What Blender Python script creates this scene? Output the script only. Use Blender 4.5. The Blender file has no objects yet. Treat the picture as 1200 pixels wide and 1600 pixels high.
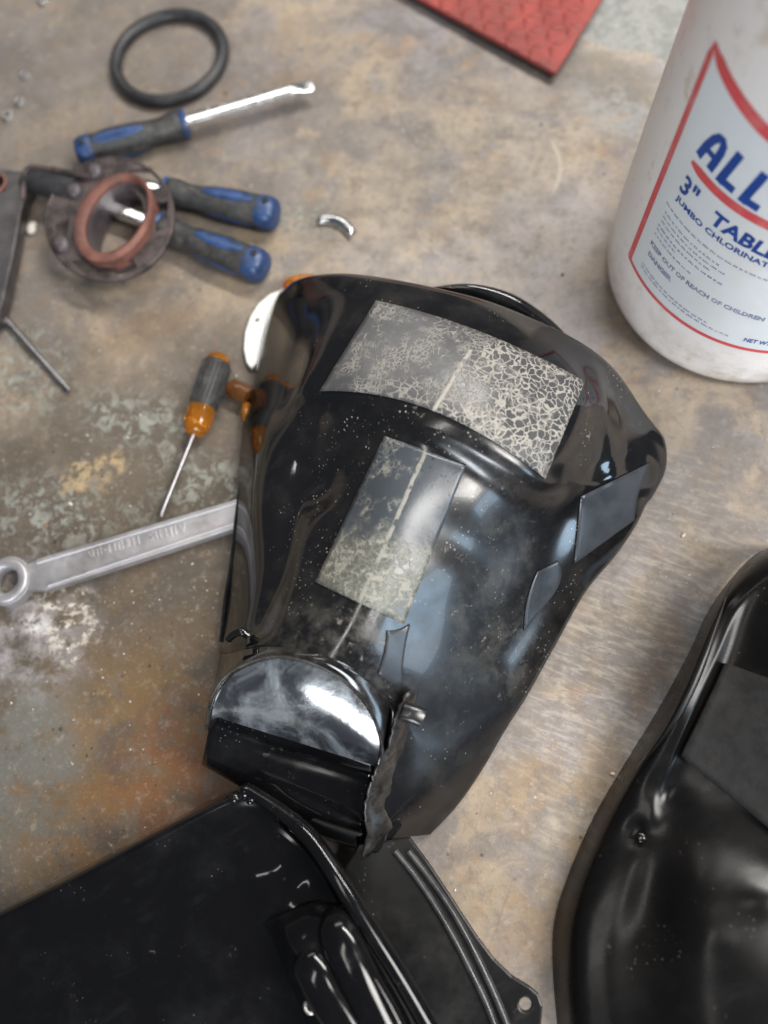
import bpy, bmesh, math, random
from mathutils import Vector, Matrix
from mathutils.bvhtree import BVHTree
random.seed(7)
sc = bpy.context.scene
C = sc.collection

# ------------------------------------------------------------------ camera
F_PX, W_PX, H_PX, CAM_H = 1220.0, 1200.0, 1600.0, 0.55
down = Vector((715-600, 1180-800, F_PX)).normalized()     # straight down, seen from the tilted camera
Zc = -down
Yc = Vector((0, -1, 0)); Yc = (Yc - Yc.dot(Zc)*Zc).normalized()
Xc = Yc.cross(Zc)
R = Matrix((Xc, Yc, Zc))                                   # camera (x right, y down, z ahead) -> world
cam_d = bpy.data.cameras.new('camera'); cam = bpy.data.objects.new('camera', cam_d); C.objects.link(cam)
cols = [R @ Vector((1, 0, 0)), R @ Vector((0, -1, 0)), R @ Vector((0, 0, -1))]
M4 = Matrix((cols[0], cols[1], cols[2])).transposed().to_4x4(); M4.translation = Vector((0, 0, CAM_H))
cam.matrix_world = M4
cam_d.sensor_fit = 'AUTO'; cam_d.sensor_width = 36; cam_d.lens = 36*F_PX/H_PX
cam_d.clip_start = 0.02; cam_d.clip_end = 50
cam_d.dof.use_dof = True; cam_d.dof.focus_distance = 0.50; cam_d.dof.aperture_fstop = 2.3
sc.camera = cam

# ------------------------------------------------------------------ dim garage light
w = bpy.data.worlds.new('World'); sc.world = w; w.use_nodes = True
bg = w.node_tree.nodes['Background']; bg.inputs[0].default_value = (0.80, 0.86, 1.0, 1); bg.inputs[1].default_value = 0.10
def lamp(name, loc, aim, sx, sy, power, col, roll=0.0):
    l = bpy.data.lights.new(name, 'AREA'); l.shape = 'RECTANGLE'; l.size = sx; l.size_y = sy; l.energy = power; l.color = col
    o = bpy.data.objects.new(name, l); C.objects.link(o)
    o.location = loc
    q = (Vector(aim)-Vector(loc)).to_track_quat('-Z', 'Y')
    o.rotation_euler = (q.to_matrix() @ Matrix.Rotation(roll, 3, 'Z')).to_euler()
    return o
lamp('ceiling_tube', (0.55, 1.00, 1.35), (0.05, 0.35, 0), 1.2, 0.08, 30, (1.0, 0.97, 0.92), math.radians(12))
lamp('ceiling_tube', (-0.72, 2.13, 1.80), (-0.5, 0.9, 0), 1.5, 0.30, 11, (1.0, 0.97, 0.92), math.radians(12))
lamp('ceiling_tube', (-0.45, -0.22, 1.80), (-0.45, -0.22, 0), 0.95, 0.14, 4, (1.0, 0.97, 0.93), math.radians(52))
lamp('streak_lamp', (0.76, -0.07, 1.05), (0.45, 0.0, 0), 0.36, 0.62, 17, (1.0, 0.97, 0.93))  # added lamp, placed and widened to draw streaks on the lower left crests
lamp('open_doorway', (-0.30, -2.3, 1.10), (0.0, 0.1, 0.05), 0.95, 0.75, 52, (0.88, 0.94, 1.0))
lamp('ceiling_tube', (1.40, -0.15, 1.80), (1.40, -0.15, 0), 1.1, 0.07, 6, (1.0, 0.97, 0.93), math.radians(90))
lamp('side_window', (2.2, -1.0, 1.05), (0.0, 0.2, 0.05), 0.9, 0.8, 24, (0.58, 0.79, 1.0))
sc.view_settings.view_transform = 'Standard'; sc.view_settings.look = 'None'
sc.view_settings.exposure = 0.0; sc.view_settings.gamma = 1.0

# ------------------------------------------------------------------ helpers: placing
def P(px, py, z=0.0):
    """point of the bench space at height z metres that lies in this direction"""
    d = R @ Vector(((px-600)/F_PX, (py-800)/F_PX, 1)); t = (z-CAM_H)/d.z
    return Vector((d.x*t, d.y*t, z))
def ray(px, py):
    return (R @ Vector(((px-600)/F_PX, (py-800)/F_PX, 1))).normalized()

# ------------------------------------------------------------------ helpers: node materials
class G:
    def __init__(s, name):
        s.m = bpy.data.materials.new(name); s.m.use_nodes = True; s.t = s.m.node_tree
        s.p = s.t.nodes['Principled BSDF']; s.co = s.t.nodes.new('ShaderNodeTexCoord')
        s.obj = s.co.outputs['Object']; s.uv = s.co.outputs['UV']
    def lk(s, v, i):
        if v is None: return
        if hasattr(v, 'is_linked') or isinstance(v, bpy.types.NodeSocket): s.t.links.new(v, i)
        else:
            if i.type == 'RGBA' and len(v) == 3: v = (*v, 1)
            i.default_value = v
    def noise(s, scale, detail=4, rough=.55, vec=None, dist=0, out=0):
        n = s.t.nodes.new('ShaderNodeTexNoise'); s.lk(vec or s.obj, n.inputs['Vector'])
        n.inputs['Scale'].default_value = scale; n.inputs['Detail'].default_value = detail
        n.inputs['Roughness'].default_value = rough; n.inputs['Distortion'].default_value = dist
        return n.outputs[out]
    def vor(s, scale, feature='F1', vec=None, out='Distance', rnd=1):
        n = s.t.nodes.new('ShaderNodeTexVoronoi'); n.feature = feature; s.lk(vec or s.obj, n.inputs['Vector'])
        n.inputs['Scale'].default_value = scale; n.inputs['Randomness'].default_value = rnd
        return n.outputs[out]
    def math(s, op, a, b=None, c=None, clamp=False):
        n = s.t.nodes.new('ShaderNodeMath'); n.operation = op; n.use_clamp = clamp
        s.lk(a, n.inputs[0]); s.lk(b, n.inputs[1]); s.lk(c, n.inputs[2]); return n.outputs[0]
    def step(s, v, a, b, lo=0., hi=1.):
        n = s.t.nodes.new('ShaderNodeMapRange'); n.interpolation_type = 'SMOOTHSTEP'
        s.lk(v, n.inputs[0]); n.inputs[1].default_value = a; n.inputs[2].default_value = b
        n.inputs[3].default_value = lo; n.inputs[4].default_value = hi; return n.outputs[0]
    def mix(s, f, a, b, blend='MIX'):
        n = s.t.nodes.new('ShaderNodeMix'); n.data_type = 'RGBA'; n.blend_type = blend
        s.lk(f, n.inputs[0]); s.lk(a, n.inputs[6]); s.lk(b, n.inputs[7]); return n.outputs[2]
    def vmap(s, vec=None, loc=(0, 0, 0), rot=0., scale=(1, 1, 1)):
        """rotate/scale about loc: gives local coordinates"""
        a = s.t.nodes.new('ShaderNodeMapping'); a.vector_type = 'TEXTURE'
        s.lk(vec or s.obj, a.inputs[0]); a.inputs[1].default_value = loc
        a.inputs[2].default_value = (0, 0, rot); a.inputs[3].default_value = scale; return a.outputs[0]
    def length(s, v):
        n = s.t.nodes.new('ShaderNodeVectorMath'); n.operation = 'LENGTH'; s.lk(v, n.inputs[0]); return n.outputs['Value']
    def sep(s, v):
        n = s.t.nodes.new('ShaderNodeSeparateXYZ'); s.lk(v, n.inputs[0]); return n.outputs
    def spot(s, px, py, rx, ry, rot=0., soft=.5, warp=None, wamt=.6, z=0., org=None):
        """soft-edged blotch with its middle at a place on the bench"""
        c = P(px, py, z)-(org or Vector()); l = s.length(s.vmap(loc=(c.x, c.y, z), rot=rot, scale=(rx, ry, 10)))
        if warp is not None: l = s.math('ADD', l, s.math('MULTIPLY', s.math('SUBTRACT', warp, .5), wamt*2))
        return s.step(l, 1-soft, 1+soft, 1., 0.)
    def bump(s, h, strength=.3, dist=.001):
        n = s.t.nodes.new('ShaderNodeBump'); s.lk(h, n.inputs['Height'])
        n.inputs['Strength'].default_value = strength; n.inputs['Distance'].default_value = dist
        s.t.links.new(n.outputs[0], s.p.inputs['Normal']); return n
    def out(s, color=None, rough=None, metal=None, **k):
        if color is not None: s.lk(color, s.p.inputs['Base Color'])
        if rough is not None: s.lk(rough, s.p.inputs['Roughness'])
        if metal is not None: s.lk(metal, s.p.inputs['Metallic'])
        for a, v in k.items(): s.lk(v, s.p.inputs[a.replace('_', ' ')])
        return s.m

def mat_bench():
    g = G('worn_bench')
    at = lambda *l: g.vmap(loc=l)
    MUL = lambda a, b: g.math('MULTIPLY', a, b)
    n1 = g.noise(9, 7, .62, dist=.3); n2 = g.noise(17, 7, .65, dist=.5); n3 = g.noise(52, 7, .72); n4 = g.noise(170, 5, .72)
    b1 = g.noise(13, 6, .6, vec=at(3, 2, 0), dist=.4); b2 = g.noise(24, 7, .66, vec=at(1, 7, 0), dist=.3); b3 = g.noise(42, 7, .7, vec=at(9, 4, 0))
    c = g.mix(g.step(n1, .40, .60), (.250, .228, .228), (.325, .262, .192))
    c = g.mix(MUL(g.step(b1, .47, .60), .85), c, (.165, .148, .145))
    c = g.mix(MUL(g.step(n2, .50, .64), .72), c, (.385, .305, .215))
    c = g.mix(MUL(g.step(b2, .53, .66), .60), c, (.245, .235, .252))
    c = g.mix(MUL(g.step(g.noise(30, 6, .65, vec=at(4, 9, 0)), .54, .68), .55), c, (.330, .200, .100))
    # pale middle of the bench above the shell
    c = g.mix(MUL(g.spot(720, 290, .16, .11, .3, .6, n2, .6), MUL(g.step(b2, .66, .40), .55)), c, (.47, .405, .325))
    c = g.mix(MUL(g.spot(800, 400, .11, .05, .3, .6, n2, .7), MUL(g.step(n1, .62, .42), .45)), c, (.42, .385, .385))
    c = g.mix(MUL(g.spot(1010, 330, .05, .10, -.2, .6, n2, .6), .30), c, (.25, .215, .205))
    c = g.mix(MUL(g.spot(170, 500, .16, .060, .5, .6, n2, .7), MUL(g.step(b1, .62, .44), .70)), c, (.45, .335, .215))
    c = g.mix(MUL(g.spot(240, 510, .035, .018, .3, .5, n3, .9), .60), c, (.30, .17, .07))
    c = g.mix(MUL(g.spot(60, 60, .18, .12, .2, .6, n2, .6), .50), c, (.170, .150, .140))
    # oily dark zone round the wrench and amber screwdriver, painted shade over the browns in the near left corner
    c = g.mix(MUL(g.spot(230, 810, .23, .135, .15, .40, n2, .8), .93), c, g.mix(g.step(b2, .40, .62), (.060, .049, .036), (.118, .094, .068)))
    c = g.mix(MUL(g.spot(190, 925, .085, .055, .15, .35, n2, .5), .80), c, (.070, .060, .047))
    l_ = g.length(g.vmap(loc=tuple(P(200, 930)), rot=.15, scale=(.085, .052, 10)))
    ringd = g.math('ABSOLUTE', g.math('SUBTRACT', g.math('ADD', l_, MUL(g.math('SUBTRACT', n2, .5), .5)), 1.0))
    c = g.mix(MUL(MUL(g.step(ringd, .02, .10, 1, 0), g.step(n3, .42, .58)), .75), c, (.045, .038, .030))
    c = g.mix(MUL(g.spot(140, 1180, .19, .19, .2, .5, n2, .6), .90), c, g.mix(g.step(n2, .40, .60), (.050, .044, .038), (.095, .064, .035)))  # near left shade put into the bench colour
    ru = MUL(g.spot(190, 1150, .085, .060, .4, .6, n2, 1.0), g.step(b2, .38, .58))
    c = g.mix(MUL(ru, .85), c, (.165, .095, .036))
    ru = MUL(g.spot(285, 1215, .050, .045, .5, .6, n2, 1.0), g.step(b3, .36, .56))
    c = g.mix(MUL(ru, .85), c, (.165, .062, .022))
    c = g.mix(MUL(MUL(g.spot(110, 1280, .06, .03, 0, .6, n2, 1.0), g.step(b2, .42, .56)), .8), c, (.170, .090, .035))
    c = g.mix(MUL(MUL(g.spot(30, 1190, .045, .070, 0, .5, n2, 1.0), g.step(b3, .34, .54)), .80), c, (.130, .138, .130))
    c = g.mix(MUL(g.spot(60, 420, .26, .34, .2, .55, n2, .5), MUL(g.step(b1, .30, .62, .25, .62), 1)), c, (.120, .098, .076))  # weaker light towards the left, painted as a broad darkening
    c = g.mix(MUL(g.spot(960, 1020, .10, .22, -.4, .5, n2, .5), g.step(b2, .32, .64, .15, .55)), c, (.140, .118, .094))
    c = g.mix(MUL(g.spot(560, 200, .30, .20, 0, .5, n2, .5), g.step(b3, .42, .62, 0, .40)), c, (.150, .130, .115))
    # curls of old grey-green paint
    pm = g.math('MAXIMUM', g.spot(35, 590, .035, .040, .3, .5, n2, 1.0), g.spot(215, 655, .046, .022, -.35, .5, n2, 1.1))
    pm = g.math('MAXIMUM', pm, g.spot(310, 750, .05, .022, -.5, .5, n2, 1.0))
    pm = g.math('MAXIMUM', pm, g.spot(480, 345, .026, .018, .1, .5, n2, 1.2))
    pm = g.math('MAXIMUM', pm, g.spot(90, 800, .06, .03, .1, .5, n2, 1.2))
    flake = MUL(pm, g.step(g.noise(95, 8, .75, dist=.7), .49, .55))
    c = g.mix(MUL(flake, .72), c, (.290, .300, .262))
    c = g.mix(MUL(MUL(pm, g.step(g.noise(120, 6, .7, vec=at(2, 2, 2)), .52, .60)), .6), c, (.095, .080, .062))
    # painted patch in the far right corner with a chipped edge
    ur = g.spot(1010, 20, .085, .046, -.45, .06, n2, .65)
    ure = MUL(g.spot(1010, 20, .0885, .0495, -.45, .06, n2, .65), g.step(n3, .44, .56))
    c = g.mix(MUL(ure, .6), c, (.50, .45, .36))
    c = g.mix(MUL(ur, .88), c, g.mix(g.step(n3, .44, .62), (.190, .198, .188), (.310, .325, .312)))
    c = g.mix(MUL(g.spot(945, 122, .05, .022, -.5, .5, n2, .6), .55), c, (.150, .132, .108))
    c = g.mix(MUL(MUL(g.spot(975, 180, .05, .022, -.5, .5, n2, .9), g.step(n3, .45, .56)), .7), c, (.35, .365, .362))
    # bare chip, scuffed pale smear, curved pale scratch
    chip = MUL(g.spot(145, 738, .026, .013, .25, .35, n3, 1.8), g.step(g.noise(85, 7, .75), .45, .53))
    c = g.mix(MUL(chip, .80), c, (.43, .315, .17))
    sm = MUL(g.spot(45, 985, .045, .040, -.5, .6, n2, .9), g.step(b3, .40, .60))
    c = g.mix(MUL(sm, .75), c, (.33, .30, .31))
    ch = MUL(g.spot(100, 965, .020, .030, .5, .5, n3, 1.4), g.step(g.noise(80, 7, .75), .50, .58))
    c = g.mix(MUL(ch, .85), c, (.58, .53, .45))
    ch = MUL(g.spot(58, 972, .009, .009, 0, .6, n3, 1.0), g.step(n4, .40, .6))
    c = g.mix(MUL(ch, .9), c, (.70, .68, .66))
    ck = P(800, 262); lk_ = g.length(g.vmap(loc=tuple(ck), scale=(.040, .046, 10))); xk = g.sep(g.vmap(loc=tuple(ck)))
    cv = MUL(MUL(g.step(g.math('ABSOLUTE', g.math('SUBTRACT', lk_, 1.0)), .02, .055, 1, 0), g.step(xk[0], .030, .036)), g.step(n4, .35, .5))
    c = g.mix(MUL(cv, .6), c, (.52, .46, .37))
    # grain left by the scraper in the strip on the right
    dv = P(1000, 1050)-P(900, 1010); ang = math.atan2(dv.y, dv.x)
    gr = g.noise(1, 6, .7, vec=g.vmap(rot=ang, scale=(.020, .0042, .05)), dist=.4)
    gm = g.spot(980, 1010, .075, .13, math.radians(-24), .5, n2, .5)
    c = g.mix(MUL(gm, g.step(gr, .46, .64, 0, .42)), c, (.47, .41, .33))
    c = g.mix(MUL(gm, g.step(gr, .50, .36, 0, .40)), c, (.165, .140, .112))
    c = g.mix(MUL(MUL(g.spot(870, 1330, .06, .07, 0, .6, n2, .7), g.step(b2, .44, .58)), .5), c, (.29, .19, .095))
    c = g.mix(MUL(MUL(g.spot(1060, 1150, .035, .09, -.4, .6, n2, .7), g.step(b2, .44, .58)), .5), c, (.25, .155, .105))
    # grit everywhere
    c = g.mix(MUL(g.step(n3, .50, .64), .48), c, (.140, .116, .096))
    c = g.mix(MUL(g.step(g.noise(105, 7, .78, vec=at(1, 1, 5)), .53, .70), .34), c, (.46, .395, .315))
    c = g.mix(MUL(g.step(n4, .48, .72), .42), c, (.110, .092, .076))
    c = g.mix(MUL(g.step(g.noise(330, 3, .7, vec=at(1, 3, 0)), .56, .74), .24), c, (.46, .41, .35))
    sp = MUL(g.step(g.vor(85), .05, .09, 1, 0), g.step(g.noise(14), .52, .6)); c = g.mix(MUL(sp, .75), c, (.62, .58, .52))
    sk = MUL(g.step(g.vor(70, vec=at(.3, .7, 0)), .05, .11, 1, 0), g.step(g.noise(9), .46, .6)); c = g.mix(MUL(sk, .75), c, (.05, .042, .035))
    cr = MUL(g.step(g.vor(7, 'DISTANCE_TO_EDGE', vec=g.vmap(loc=(.1, .2, 0), rot=.4)), .0, .010, 1, 0), g.step(g.noise(11, vec=at(5, 1, 0)), .50, .58))
    c = g.mix(MUL(cr, .15), c, (.07, .058, .046))
    g.bump(g.math('ADD', MUL(n3, .6), g.math('ADD', MUL(n4, .5), MUL(flake, .5))), .6, .0013)
    wet = g.spot(130, 1080, .18, .22, .2, .6, n2, .7)
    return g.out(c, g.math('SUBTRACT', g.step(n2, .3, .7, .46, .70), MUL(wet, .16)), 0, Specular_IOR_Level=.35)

def mat_black(name, base=(.010, .010, .011), rough=.10, dust=.25, scr=.3, tint=(.10, .095, .085), dusty=(), dotty=(), hazy=(), org=None, spec=.55, coat=0.):
    g = G(name)
    n = g.noise(28, 6, .65); n2 = g.noise(9, 4, .6); n3 = g.noise(240, 3, .6)
    smear = g.noise(1, 5, .65, vec=g.vmap(rot=.5, scale=(.035, .012, .03)))
    d = g.math('MULTIPLY', g.step(g.math('MULTIPLY', n, g.math('ADD', n2, .5)), .42, .85), dust)
    d = g.math('MAXIMUM', d, g.math('MULTIPLY', g.step(smear, .55, .8), dust*.7))
    flake = g.math('MULTIPLY', g.step(g.noise(150, 5, .75, dist=.4), .63, .70), g.step(g.noise(22, 3, .6, vec=g.vmap(loc=(2, 5, 1))), .52, .64))
    for a in dusty:
        m = g.spot(*a[:4], rot=a[4], soft=.6, warp=n, wamt=.9, org=org, z=.09)
        d = g.math('MAXIMUM', d, g.math('MULTIPLY', g.math('MULTIPLY', m, g.step(g.noise(60, 6, .7), .38, .68)), a[5]))
        flake = g.math('MAXIMUM', flake, g.math('MULTIPLY', g.math('MULTIPLY', m, g.step(g.noise(170, 5, .75, dist=.5), .615, .68)), .75))
    dots = g.math('MULTIPLY', g.step(g.vor(330), .10, .20, 1, 0), g.step(g.noise(30), .58, .66))
    for a in dotty:
        m = g.spot(*a[:4], rot=a[4], soft=.5, warp=n, wamt=.5, org=org, z=.10)
        dots = g.math('MAXIMUM', dots, g.math('MULTIPLY', g.math('MULTIPLY', m, g.step(g.noise(75, 3, .6), .50, .60)), g.step(g.vor(300), .12, .26, 1, 0)))
    c = g.mix(d, base, tint)
    c = g.mix(g.math('MULTIPLY', flake, scr*.8), c, g.mix(g.step(n3, .4, .6), (.34, .24, .18), (.36, .35, .33)))
    c = g.mix(g.math('MULTIPLY', dots, scr), c, (.42, .40, .36))
    r = g.math('ADD', g.math('MULTIPLY', d, .40), rough); r = g.math('ADD', r, g.math('MULTIPLY', g.step(smear, .4, .75), .06))
    r = g.math('ADD', r, g.math('ADD', g.math('MULTIPLY', n3, .03), g.math('MULTIPLY', flake, .4)), clamp=True)
    for a in hazy: r = g.math('ADD', r, g.math('MULTIPLY', g.spot(*a[:4], rot=a[4], soft=.7, warp=n, wamt=.4, org=org, z=.09), a[5]))
    g.bump(g.math('ADD', g.noise(15, 2, .4), g.math('MULTIPLY', flake, .1)), .05, .0018)
    return g.out(c, r, 0, Specular_IOR_Level=spec, IOR=1.52, Coat_Weight=coat, Coat_Roughness=.045)

def mat_plain(name, col, rough=.5, metal=0., var=.25, scale=60, dirt=None, bump=.1, **k):
    g = G(name); n = g.noise(scale, 5, .6)
    lo = tuple(x*(1-var) for x in col); hi = tuple(min(1, x*(1+var)) for x in col)
    c = g.mix(g.step(n, .3, .7), lo, hi)
    if dirt: c = g.mix(g.math('MULTIPLY', g.step(g.noise(scale*.5, 6, .7, vec=g.vmap(loc=(3, 1, 2))), .48, .72), dirt[3]), c, dirt[:3])
    if bump: g.bump(g.noise(scale*4, 3, .6), bump, .0006)
    return g.out(c, g.step(n, .25, .75, max(0, rough-.08), min(1, rough+.1)), metal, **k)

def mat_patch(name, kind):
    """grey adhesive film gone crazed and pale; u across, v along"""
    g = G(name); xyz = g.sep(g.uv); u, v = xyz[0], xyz[1]
    grain = g.noise(260, 4, .7); bl = g.noise(55, 5, .65)
    ps = (1, 1, 1)
    wob = g.t.nodes.new('ShaderNodeVectorMath'); wob.operation = 'ADD'
    sc2 = g.t.nodes.new('ShaderNodeVectorMath'); sc2.operation = 'SCALE'; sc2.inputs[3].default_value = .012
    g.lk(g.noise(75, 3, .6, out=1), sc2.inputs[0]); g.lk(g.obj, wob.inputs[0]); g.lk(sc2.outputs[0], wob.inputs[1])
    crack = g.step(g.math('ADD', g.vor(205, 'DISTANCE_TO_EDGE', vec=wob.outputs[0]), g.math('MULTIPLY', g.math('SUBTRACT', g.noise(90, 4, .7), .5), .26)), .03, .12, 1, 0)
    crack2 = g.step(g.vor(330, 'DISTANCE_TO_EDGE', vec=wob.outputs[0]), .04, .20, 1, 0)
    base = g.mix(g.step(bl, .35, .7), (.050, .050, .052), (.098, .096, .097))
    if kind == 0:
        m = g.math('MAXIMUM', g.step(g.math('ADD', u, g.math('MULTIPLY', g.math('SUBTRACT', bl, .5), .5)), .42, .62), g.math('MULTIPLY', g.step(bl, .50, .62), .55))
        k = g.math('MAXIMUM', g.math('MULTIPLY', crack, m), g.math('MULTIPLY', g.math('MULTIPLY', crack2, g.step(g.noise(40), .50, .62)), .55))
        base = g.mix(g.step(u, .1, .5, .45, 0), base, (.115, .114, .115))
        base = g.mix(g.math('MULTIPLY', m, .5), base, (.050, .048, .045))
        line = g.step(g.math('ABSOLUTE', g.math('SUBTRACT', u, g.math('ADD', .50, g.math('MULTIPLY', g.noise(160, 3, .7), .012)))), .004, .013, 1, 0)
        line = g.math('MULTIPLY', line, g.math('MULTIPLY', g.step(v, .12, .25), g.step(g.noise(120), .36, .5)))
        white = (.33, .305, .265)
    else:
        m = g.math('MULTIPLY', g.step(g.math('ADD', v, g.math('MULTIPLY', g.math('SUBTRACT', bl, .5), .8)), .42, .80), 1)
        blob = g.step(g.noise(135, 6, .72, dist=.5), .49, .58)
        left = g.math('MULTIPLY', g.step(u, .35, .6, 1, 0), .75)
        k = g.math('MULTIPLY', g.math('MAXIMUM', g.math('MULTIPLY', crack, .35), blob), g.math('MAXIMUM', m, g.math('MULTIPLY', left, g.step(bl, .46, .58))))
        base = g.mix(m, (.050, .057, .066), (.100, .102, .086))
        wv = g.math('ADD', .50, g.math('MULTIPLY', g.math('SUBTRACT', g.noise(60, 3, .6), .5), .07))
        line = g.step(g.math('ABSOLUTE', g.math('SUBTRACT', u, wv)), .012, .03, 1, 0)
        line = g.math('MULTIPLY', line, g.math('MULTIPLY', g.step(g.noise(130), .34, .5), .8))
        pit = g.math('MULTIPLY', g.step(g.vor(230), .12, .25, 1, 0), g.step(v, .25, .5, 1, 0))
        base = g.mix(g.math('MULTIPLY', pit, g.step(u, .4, .6)), base, (.02, .02, .02))
        white = (.26, .25, .21)
    k = g.math('MAXIMUM', g.math('MULTIPLY', k, g.step(grain, .30, .55, .55, 1)), line)
    c = g.mix(k, base, white)
    c = g.mix(g.math('MULTIPLY', g.step(grain, .5, .8), .35), c, (.06, .058, .055))
    g.bump(g.math('ADD', k, g.math('MULTIPLY', grain, .4)), .35, .0006)
    return g.out(c, g.math('ADD', .30, g.math('MULTIPLY', k, .35)), 0, Specular_IOR_Level=.5)

def mat_clear(name, tint=(.13, .10, .095), rough=.30, clear=.52):
    g = G(name); n = g.noise(42, 7, .7)
    g.out(g.mix(g.step(n, .42, .6), tint, tuple(x*.22 for x in tint)), g.step(n, .3, .7, rough, rough+.25), 0)
    tr = g.t.nodes.new('ShaderNodeBsdfTransparent'); tr.inputs[0].default_value = (.80, .76, .80, 1)
    mx = g.t.nodes.new('ShaderNodeMixShader'); out = g.t.nodes['Material Output']
    g.lk(g.step(n, .40, .62, clear, clear*.35), mx.inputs[0])
    g.t.links.new(g.p.outputs[0], mx.inputs[1]); g.t.links.new(tr.outputs[0], mx.inputs[2]); g.t.links.new(mx.outputs[0], out.inputs[0])
    return g.m

def mat_pail():
    g = G('pail_white_plastic'); z = g.sep(g.obj)[2]; n = g.noise(30, 6, .7); n2 = g.noise(90, 6, .75)
    c = g.mix(g.step(g.noise(9, 4, .6), .35, .7), (.86, .815, .785), (.89, .855, .83))
    low = g.step(z, .0, .085, 1, 0)
    c = g.mix(g.math('MULTIPLY', g.math('MULTIPLY', g.step(n, .40, .66), low), .75), c, (.52, .43, .35))
    c = g.mix(g.math('MULTIPLY', g.step(n2, .56, .68), .40), c, (.50, .43, .36))
    st = g.math('MULTIPLY', g.step(g.noise(16, 5, .7, vec=g.vmap(loc=(2, 1, 3))), .60, .68), .45); c = g.mix(st, c, (.50, .37, .20))
    scr = g.math('MULTIPLY', g.step(g.noise(1, 4, .7, vec=g.vmap(scale=(.004, .004, .05))), .60, .70), .3); c = g.mix(scr, c, (.55, .50, .46))
    g.bump(n2, .10, .0008)
    return g.out(c, g.step(n, .3, .7, .36, .55), 0)
M = dict(
    bench=mat_bench(),
    shell=mat_black('gloss_black_shell', (.006, .006, .0068), .055, .22, .55, (.085, .078, .068), org=P(640, 900, 0),
        dusty=((520, 1000, .05, .022, -.35, .55), (740, 960, .03, .035, 0, .25), (820, 1000, .025, .03, 0, .4), (640, 850, .05, .09, -.4, .12), (790, 850, .02, .05, 0, .3)),
        hazy=((745, 850, .045, .070, 0, .20), (690, 1110, .045, .06, 0, .20), (850, 820, .03, .05, 0, .10)),
        spec=.62, coat=.16, dotty=((650, 660, .05, .018, -.5), (540, 690, .02, .04, 0), (600, 800, .06, .05, 0))),
    shell2=mat_black('gloss_black_plastic', (.0035, .0035, .004), .075, .17, .18, (.040, .040, .042), spec=.38),
    shell3=mat_black('dusty_black_plastic', (.0035, .0032, .0031), .24, .16, .15, (.020, .017, .015), spec=.26),
    satin=mat_black('satin_black_plastic', (.006, .0058, .0058), .26, .40, .35, (.028, .026, .024), spec=.28),
    rib=mat_plain('lightened_black_rib', (.035, .035, .036), .24, 0, .3, 90, (.10, .10, .10, .4), .1),  # greyer than its plate: the ribs' highlight is partly put into the colour
    edge=mat_plain('scuffed_black_edge', (.020, .018, .017), .30, 0, .5, 160, (.12, .105, .09, .40)),
    film=mat_plain('grey_film', (.034, .038, .045), .34, 0, .12, 60, (.03, .03, .03, .35)),
    pad=mat_plain('dark_grey_foam', (.015, .0145, .0145), .7, 0, .25, 120, (.030, .028, .027, .4), .4, Specular_IOR_Level=.15),
    patch0=mat_patch('crazed_film', 0), patch1=mat_patch('crazed_film_strip', 1),
    rubber=mat_plain('black_rubber', (.022, .022, .024), .45, 0, .3, 60, (.07, .068, .065, .5), .2),
    grip=mat_plain('black_grip', (.030, .030, .030), .55, 0, .35, 110, (.12, .11, .095, .75), .4),
    blue=mat_plain('blue_handle', (.021, .052, .145), .40, 0, .35, 70, (.045, .045, .05, .85), .2),
    hole=mat_plain('hole_dark', (.006, .009, .020), .7, 0, .1),
    chrome=mat_plain('chrome_shank', (.80, .80, .80), .20, 1, .06, 90),
    steel=mat_plain('worn_steel', (.36, .35, .36), .36, 1, .15, 60, (.20, .17, .15, .5), .2),
    dsteel=mat_plain('dark_steel', (.19, .18, .182), .45, 1, .2, 60, (.08, .06, .05, .5), .2),
    forged=mat_plain('forged_wrench_steel', (.46, .445, .455), .50, .8, .10, 45, (.28, .25, .23, .6), .4),
    zinc=mat_plain('zinc', (.62, .60, .58), .32, .9, .15, 150),
    white=mat_plain('white_plastic', (.80, .80, .76), .35, 0, .05, 60, (.55, .52, .45, .35)),
    pail=mat_pail(),
    red=mat_plain('red_paint', (.25, .038, .030), .45, 0, .25, 40, (.13, .060, .036, .80), .25),
    prred=mat_plain('print_red', (.66, .085, .095), .45, 0, .05, 90, (.70, .36, .34, .45), 0),
    prblue=mat_plain('print_blue', (.012, .060, .29), .45, 0, .08, 60, None, 0),
    prpale=mat_plain('print_pale', (.72, .755, .775), .42, 0, .05, 14, (.72, .70, .67, .9), 0),
    prfine=mat_plain('print_fine', (.27, .29, .40), .5, 0, .3, 120, (.55, .5, .45, .5), 0),
    amber=mat_plain('amber_plastic', (.72, .28, .025), .12, 0, .2, 60, (.30, .10, .02, .4), .05, Transmission_Weight=.75),
    ambdk=mat_plain('amber_dark', (.13, .05, .014), .22, 0, .3, 60, None, .05, Transmission_Weight=.2),
    redlens=mat_plain('red_orange_lens', (.45, .07, .02), .18, 0, .2, 60, None, .05),
    gasket=mat_plain('red_rubber', (.150, .058, .042), .65, 0, .3, 80, (.09, .055, .045, .7), .35),
    tube=mat_plain('purple_grey_tube', (.062, .050, .055), .4, 0, .25, 60, (.16, .13, .13, .5), .15),
    clear=mat_clear('smoky_clear_plastic'),
    crumb=mat_plain('pale_crumb', (.55, .51, .45), .7),
    dark_grit=mat_plain('dark_grit', (.05, .042, .036), .7), rust_grit=mat_plain('rust_grit', (.20, .12, .07), .8),
)
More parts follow.
